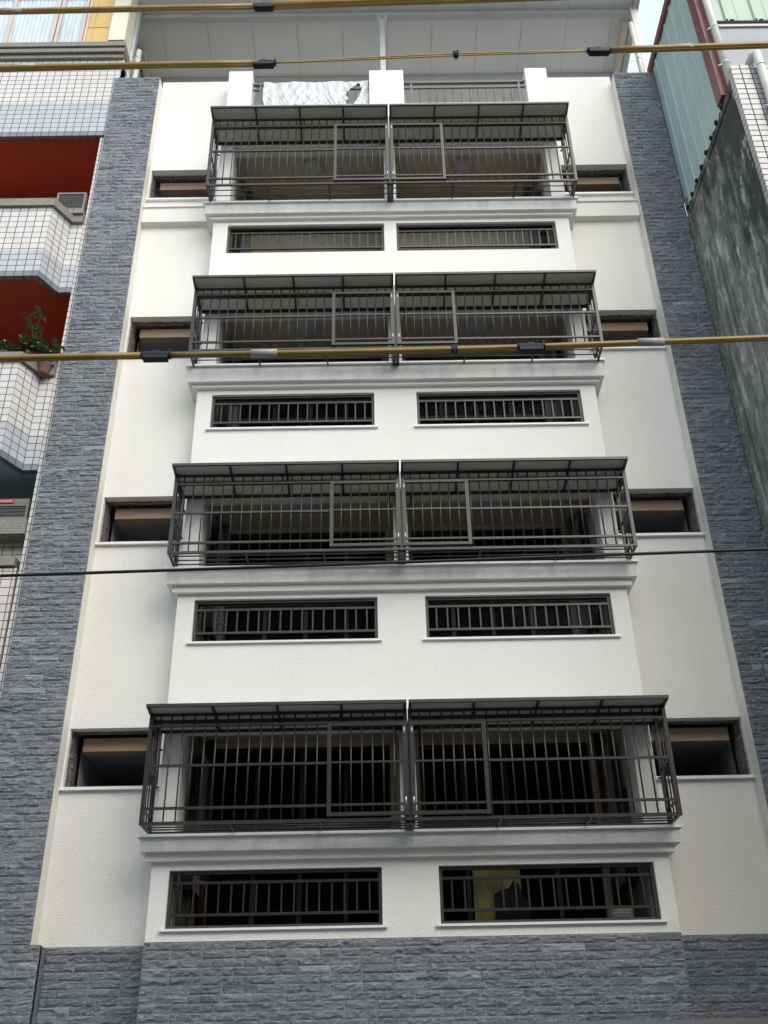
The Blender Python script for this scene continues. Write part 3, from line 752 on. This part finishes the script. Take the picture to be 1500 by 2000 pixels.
# lower storey
m = MB(); m.prism([(-9, .5), (-9, YW-.06), (-4.302, YW-.06), (-4.302, .5)], 7.72, 7.93); m.build('ledge', 'mosaic', LB)
m = MB(); m.box(-9, -4.34, .34, .6, 3, 7.72); m.build('wall', 'tile_p', LB)
m = MB(); m.box(-9, -4.36, .12, .345, 7.30, 7.42); m.build('ledge', 'mosaic', LB)
m = MB(); m.box(-9, -4.335, .16, .33, 3, 7.28); m.build('wall', 'tile_p', LB)
# top window with cornice
m = MB(); m.box(-9, -4.12, .02, .4, 17.02, 17.12); m.box(-9, -4.14, .07, .4, 16.93, 17.02); m.box(-9, -4.12, -.01, .4, 17.13, 17.25); m.build('cornice', 'mosaic', LB, .01)
m = MB(); m.box(-9, -4.13, .13, .4, 16.86, 16.93); m.box(-9, -4.16, .16, .5, 18.75, 20.5); m.build('wall', 'tile_w', LB)
m = MB()
zf0, zf1 = 17.26, 18.72
m.box(-9, -4.4, .06, .11, zf1-.05, zf1); m.box(-9, -4.4, .06, .11, zf0, zf0+.035)
for x in (-6.2, -5.42, -5.35, -4.92, -4.86, -4.45): m.box(x-.022, x+.022, .055, .105, zf0+.035, zf1-.05)
wn = m.build('window', 'pinkframe', LB)
m = MB(); m.box(-9, -4.87, .08, .084, zf0+.03, zf1-.04); m.build('pane', 'glass_clear', wn)
m = MB(); m.box(-4.84, -4.46, .078, .09, zf0+.03, zf1-.04); m.build('ochre_panel', 'yellow', wn)
m = MB(); m.bar((-4.74, .072, zf0+.04), (-4.74, .072, zf1), .012); m.bar((-4.84, .073, zf0+.5), (-4.46, .073, zf0+.5), .01); m.build('glazing_bar', 'beigepost', wn)
m = MB()
for k in range(50):
    xa = -6.62+k*.035; m.face([(xa, .11+.02*(k % 2), zf0), (xa+.035, .13-.02*(k % 2), zf0), (xa+.035, .13-.02*(k % 2), zf1), (xa, .11+.02*(k % 2), zf1)])
m.build('curtain', 'curtain', wn)
m = MB(); m.box(-4.42, -4.14, -.02, .35, 17.27, 19.1); m.build('cream_cover', 'cream_sheet', LB, .01)
# air conditioners
def ac(x0, x1, y0, y1, z0, z1, label, sign=False):
    t = thing('air_conditioner', ((x0+x1)/2, (y0+y1)/2, z0), label, 'air conditioner')
    m = MB(); m.box(x0, x1, y0+.02, y1, z0, z1)
    for a, b, c_, d in ((x0, x1, z0, z0+.03), (x0, x1, z1-.03, z1), (x0, x0+.03, z0+.03, z1-.03), (x1-.03, x1, z0+.03, z1-.03)): m.box(a, b, y0, y0+.018, c_, d)
    m.build('casing', 'ac', t)
    m = MB(); m.box(x0+.03, x1-.03, y0+.012, y0+.018, z0+.03, z1-.03)
    n = int((z1-z0)/.045)
    for k in range(1, n): zz = z0+.02+(z1-z0-.04)*k/n; m.box(x0+.03, x1-.03, y0+.004, y0+.011, zz, zz+.010)
    m.build('louvre', 'acdark', t)
    return t
ac(-4.78, -4.34, .12, .8, 13.28, 13.72, 'dark fronted air conditioner on the ledge under the upper red ceiling')
t = ac(-6.2, -4.36, .22, .8, 8.0, 8.225, 'wide air conditioner with a red name label under the grey ceiling', True)
m = MB(); m.box(-4.77, -4.55, .205, .216, 8.232, 8.29); m.box(-6.2, -4.36, .218, .5, 8.226, 8.296, 1); m.build('name_label', ['signred', 'ac'], t)
fc = bpy.data.curves.new('lettering', 'FONT'); fc.body = 'National'; fc.size = .048; fc.align_x = 'CENTER'; fc.extrude = .001
fo = bpy.data.objects.new('tmp', fc); col.objects.link(fo); dg = bpy.context.evaluated_depsgraph_get()
me = bpy.data.meshes.new_from_object(fo.evaluated_get(dg)); bpy.data.objects.remove(fo)
lo = bpy.data.objects.new('lettering', me); me.materials.clear(); me.materials.append(M['signwhite']); col.objects.link(lo); lo.parent = t
lo.rotation_euler = (math.radians(90), 0, 0); lo.location = V3((-4.66, .203, 8.245))-V3(t['_org'])
# plants
def plant(x, y, z, h, n, spread, label, pot_r=.09, leafs=.09, seed=1, big=False, pot=True):
    rr = random.Random(seed); t = thing('potted_plant', (x, y, z), label, 'potted plant', 'plants on the balcony ledge')
    if pot:
        m = MB(); m.tube([(x, y, z), (x, y, z+.02), (x, y, z+.14), (x, y, z+.16)], [pot_r*.7, pot_r*.75, pot_r, pot_r*1.12], 14); m.build('pot', 'pot', t)
    st = MB(); lf = MB()
    for k in range(n):
        a = rr.uniform(0, 6.28); s2 = spread*rr.uniform(.3, 1); hh = h*rr.uniform(.45, 1)
        pts = [V3((x, y, z+.13)) + V3((math.cos(a)*s2*q*q, math.sin(a)*s2*q*q*.6-.05*q, hh*q)) for q in (0, .33, .66, 1)]
        st.tube(pts, [.005, .004, .003, .002], 5)
        for q in range(1, 4):
            for _ in range(4 if not big else 3):
                c = pts[q]; az = rr.uniform(0, 6.28); L = leafs*rr.uniform(.7, 1.3); dn = rr.uniform(-.5, .35)
                d = V3((math.cos(az), math.sin(az), dn)).normalized(); sd_ = d.cross(V3((0, 0, 1))).normalized()*L*.27
                mid = c+d*L*.5+V3((0, 0, .012)); tip = c+d*L+V3((0, 0, -.025))
                lf.face([c, mid-sd_, tip, mid+V3((0, 0, .004))]); lf.face([c, mid+V3((0, 0, .004)), tip, mid+sd_])
    st.build('stems', 'stem', t); lf.build('leaves', 'leaf', t)
plant(-4.62, .0, 10.29, .98, 4, .16, 'tall leggy plant with few leaves standing above the bushy ones', leafs=.13, seed=4, pot_r=.07)
plant(-4.66, .0, 10.29, .26, 14, .22, 'low bushy plant in the middle of the ledge with drooping leaves', seed=5, leafs=.12)
plant(-4.43, .03, 10.12, .42, 14, .18, 'bushy plant in a brown clay pot beside the tiled pier', seed=6, leafs=.12, pot_r=.10)
plant(-4.98, -.02, 10.29, .16, 9, .15, 'small pale leaved plant near the far end of the ledge', seed=7, leafs=.09)
# ================================================================== right neighbour
RB = thing('apartment_building', (6.5, -1, 0), 'old neighbouring building with a black streaked concrete side wall and white tiled front', 'building')
XS = 4.76; YC = -2.24
m = MB(); m.box(XS, XS+.2, YC+.112, 9, 0, 13.08); m.face([(XS-.001, YC+.112, 13.08), (XS-.001, YC+.5, 13.08), (XS-.001, YC+.112, 13.25)]); m.build('side_wall', 'concrete', RB)
m = MB(); m.face([(XS-.012, YC+.10, 13.12), (XS-.012, .10, 13.085), (XS-.012, .10, 13.0), (XS-.012, YC+.1, 13.0)]); m.build('wall_top', 'concrete', RB)
m = MB(); m.box(XS-.03, 12, YC, YC+.11, 0, 13.28); m.build('front_wall', 'tile_r', RB)
# added dark strip standing in for the shaded gap between pilaster and wall
m = MB(); rr = random.Random(9); z = 2.0; pv = None
while z < 13.4:
    j = rr.uniform(-.012, .012); cur = [(PR+.004, .10+j, z), (XS-.002+j*.3, .02+j, z)]
    if pv: m.face([pv[0], pv[1], cur[1], cur[0]])
    pv = cur; z += .07
m.face([(PR+.001, .13, 13.3), (XS+.02, .10, 13.3), (XS+.02, .10, 16.5), (PR+.001, .13, 16.38)])
m.build('gap_filler', 'rough', RB)
# teal corrugated shed side
SH = thing('rooftop_shed', (6.5, -.8, 13.1), 'corrugated teal rooftop shed with maroon trims and green cladding on the neighbouring building', 'shed')
m = MB(); y = .12; z0 = 13.14; z1 = 16.5; prof = []
while y > -1.66:
    prof += [(y, 0), (y-.12, 0), (y-.15, -.015), (y-.19, -.015), (y-.22, 0), (y-.30, 0), (y-.303, -.003), (y-.307, 0)]
    y -= .31
for (ya, oa), (yb2, ob) in zip(prof, prof[1:]):
    if yb2 < -1.68: break
    m.face([(XS+oa, ya, z0), (XS+ob, yb2, z0), (XS+ob, yb2, z1), (XS+oa, ya, z1)])
m.build('side_cladding', 'teal', SH)
m = MB(); m.box(XS+.02, XS+.1, -1.66, .2, z0, z1+.1); m.build('backing', 'black', SH)
m = MB(); m.box(XS-.05, XS+.12, -2.1, .25, 16.5, 16.66); m.build('eaves_trim', 'maroon', SH)
m = MB(); m.box(XS-.035, XS+.12, -1.84, -1.64, 13.22, 16.48); m.build('corner_trim', 'maroon', SH)
m = MB()
for k in range(8): m.tube([(XS-.025, .05-k*.25, 13.10), (XS-.025, .02-k*.25, 13.15)], .022, 8)
m.build('closure_strip', 'black', SH)
# shed front: green cladding above, window below
m = MB(); x = XS+.13; yfr = -1.80; prof = []
while x < 8.5:
    prof += [(x, 0), (x+.20, 0), (x+.222, -.03), (x+.25, -.03), (x+.272, 0), (x+.40, 0), (x+.405, -.005), (x+.41, 0)]; x += .42
for (xa, oa), (xb, ob) in zip(prof, prof[1:]):
    m.face([(xa, yfr+oa, 14.85), (xb, yfr+ob, 14.85), (xb, yfr+ob, 17.5), (xa, yfr+oa, 17.5)])
m.build('front_cladding', 'green', SH)
m = MB(); m.box(XS+.12, 8.5, yfr-.035, yfr+.05, 14.80, 14.848); m.build('drip_trim', 'black', SH)
m = MB()
m.box(XS+.125, XS+.19, yfr-.02, yfr+.05, 13.1, 14.80); m.box(XS+.19, 8.5, yfr-.02, yfr+.05, 14.74, 14.80)
m.box(5.92, 5.99, yfr-.022, yfr+.05, 13.1, 14.74); m.box(6.01, 6.08, yfr-.02, yfr+.05, 13.1, 14.74)
wn = m.build('window', 'pinkframe', SH)
m = MB(); m.box(XS+.19, 8.5, yfr+.005, yfr+.02, 13.1, 14.74); m.build('pane', 'winglass', wn)
M['winglass2'] = simple('grey_shed_window_glass', (.22, .245, .29), .3, var=.15, vscale=1.5, spec=.3); wn.children[0].data.materials[0] = M['winglass2']
m = MB()
for k in range(9):
    x = XS+.36+k*.42; m.tube([(x, yfr-.03, 14.87), (x, yfr-.045, 14.87)], .012, 6); m.box(x+.04, x+.10, yfr-.04, yfr-.02, 14.85, 14.875)
m.build('screws', 'black', SH)
def pipe2(pts, r, label, brk):
    t = thing('drainpipe', pts[0], label, 'drainpipe'); m = MB(); m.tube(pts, r, 14); m.build('pipe', 'pvc', t)
    for z in brk:
        x, y = pts[-1][0], pts[-1][1]
        m = MB(); m.tube([(x, y, z-.012), (x, y, z+.012)], r*1.14, 14); m.build('bracket', 'galv', t)
        m = MB(); m.tube([(x-r*1.1, y-.01, z-.03), (x-r*1.1-.05, y-.01, z-.05)], .012, 6); m.build('bolt', 'lip', t)
pipe2([(XS+.09, -1.93, 13.2), (XS+.09, -1.93, 17.4)], .05, 'ivory drainpipe running up the maroon corner trim of the rooftop shed', (13.75, 14.55, 15.35))
pipe2([(XS+.28, YC+.1, 13.42), (XS+.30, YC-.02, 13.46), (XS+.32, YC-.08, 13.4), (XS+.32, YC-.08, 13.2), (XS+.32, YC-.08, 8)], .055, 'ivory drainpipe bending over the tiled parapet of the right building', (13.15, 12.4, 11.6))
# ================================================================== overhead cables
r_, u_, f_ = _r, _u, _f
def sag(p, q, n, s):
    p, q = V3(p), V3(q); return [p.lerp(q, i/n)+V3((0, 0, -s*4*(i/n)*(1-i/n))) for i in range(n+1)]
def zline(knots, x):
    for (xa, za), (xb, zb) in zip(knots, knots[1:]):
        if x <= xb or (xb, zb) == knots[-1]: return za+(zb-za)*(x-xa)/(xb-xa)
def cable_line(label, y, knots, thick, clamps, tags, thin=()):
    """knots: (x,z) of the centre line; thick/thin: x spans"""
    t = thing('power_cable', (knots[0][0], y, knots[0][1]), label, 'cable', 'ochre sleeved cables across the street')
    def span(xa, xb, n, off=0): return [(xa+(xb-xa)*k/n, y, zline(knots, xa+(xb-xa)*k/n)+off) for k in range(n+1)]
    for xa, xb, rad in thick:
        m = MB(); m.tube(span(xa, xb, 12), rad, 10); m.tube([(a, b-.002, c_+rad*.75) for a, b, c_ in span(xa, xb, 12)], rad*.42, 8); m.tube([(a, b-.004, c_-rad*.85) for a, b, c_ in span(xa, xb, 12)], rad*.3, 8); m.build('sleeve', 'sleeve', t)
    for xa, xb in thin:
        for off, s3 in ((.018, .5), (-.013, 1)):
            n = 16; m = MB()
            m.tube([(a, b, c_+off*(.35+.65*math.sin(math.pi*k/n))) for k, (a, b, c_) in enumerate(span(xa, xb, n))], .0085, 8); m.build('conductor', 'cable', t)
    for cx_, L in clamps:
        z = zline(knots, cx_); m = MB()
        m.tube([(cx_-L/2, y, z), (cx_-L/2+.01, y, z), (cx_+L/2-.01, y, z), (cx_+L/2, y, z)], [.03, .036, .034, .04], 10)
        m.box(cx_-L/2+.02, cx_+L/2-.02, y-.035, y+.035, z-.05, z-.01); m.box(cx_+L/2-.02, cx_+L/2, y-.02, y+.02, z+.02, z+.055)
        m.box(cx_-.03, cx_+.03, y-.02, y+.02, z+.025, z+.045)
        m.build('clamp', 'clamp', t, .004)
    for cx_, L in tags:
        m = MB(); z = zline(knots, cx_); m.tube([(cx_-L/2, y-.001, z+.004), (cx_+L/2, y-.001, z+.004)], .036, 10); m.build('tag', 'tag', t)
YA = -4.0
kA = [(-8, 11.86), (-3.98, 11.89), (-1.13, 11.93), (-.08, 11.98), (4, 12.12), (9, 12.3)]
cable_line('topmost ochre sleeved cable, crossing the shed roof', YA, kA, [(-8, -1.2, .033), (-1.05, 9, .048)], [(-1.13, .24)], [(-3.85, .22), (-.08, .20)])
kB = [(-8, 10.86), (-3.81, 10.92), (-1.09, 10.95), (.91, 11.05), (2.41, 11.09), (4.20, 11.15), (9, 11.3)]
cable_line('second ochre cable from the top, splitting in two thin wires in the middle', YA, kB, [(-8, -1.15, .036), (2.42, 9, .036)], [(-1.09, .25), (2.41, .25), (.91, .05)], [(-3.55, .22), (3.3, .20)], [(-1.0, 2.32)])
kC = [(-8, 7.05), (-3.13, 7.07), (-1.83, 7.08), (-.92, 7.08), (.68, 7.09), (1.33, 7.11), (3.35, 7.17), (9, 7.35)]
cable_line('third ochre cable from the top, passing in front of the third cage row from bottom', YA, kC, [(-8, -1.9, .030), (-1.76, 9, .027)], [(-1.83, .25), (1.33, .24), (.68, .05)], [(-.92, .22), (2.35, .22)])
m = MB(); m.tube(sag((-9, YA, 4.93), (9, YA, 5.30), 24, .04), .0125, 8)
tag(m.build('power_cable', 'blackwire'), 'thin black cable crossing the facade below the others', 'cable')
# insulator rack at the right edge
t = thing('insulator', (3.98, -1, 5.1), 'stack of pale ribbed insulators on a dark bracket at the right edge', 'insulator')
m = MB(); pts = []; rs = []
for k in range(25):
    z = 5.60-k*.016; pts.append((3.965+k*.003, -1, z)); rs.append((.022, .046, .05, .03)[k % 4])
m.tube(pts, rs, 16); m.build('discs', 'porcelain', t)
m = MB(); m.tube([(3.91, -1, 5.42), (3.90, -1, 5.3), (3.93, -1, 5.22), (3.98, -1, 5.2)], .006, 6)
m.tube([(3.97+.04*math.cos(a*.5), -1, 5.17+.045*math.sin(a*.5)) for a in range(14)], .006, 6); m.bar((3.95, -1, 5.62), (4.2, -1, 5.65), .03); m.bar((4.0, -.98, 5.1), (4.02, -.98, 5.65), .02); m.build('bracket', 'blackwire', t)
# ================================================================== across the street (behind the camera)
OB = thing('apartment_building', (0, -16, 0), 'plain grey apartment block across the street', 'building')
m = MB(); hs = []
for fz in range(4):
    for k in range(-5, 6): hs.append((k*3.2-.9, k*3.2+.9, 1.2+fz*3.1, 2.6+fz*3.1))
wall_holes(m, -18, 18, 0, 12.5, -15.2, -14.9, hs); m.box(-18, 18, -24, -15.6, 0, 12.4); m.build('wall', 'farwall', OB)
m = MB()
for h in hs: m.box(h[0], h[1], -15.1, -15.08, h[2], h[3])
m.build('panes', 'dark_glass', OB)
for o in bpy.data.objects:
    if '_org' in o: del o['_org']
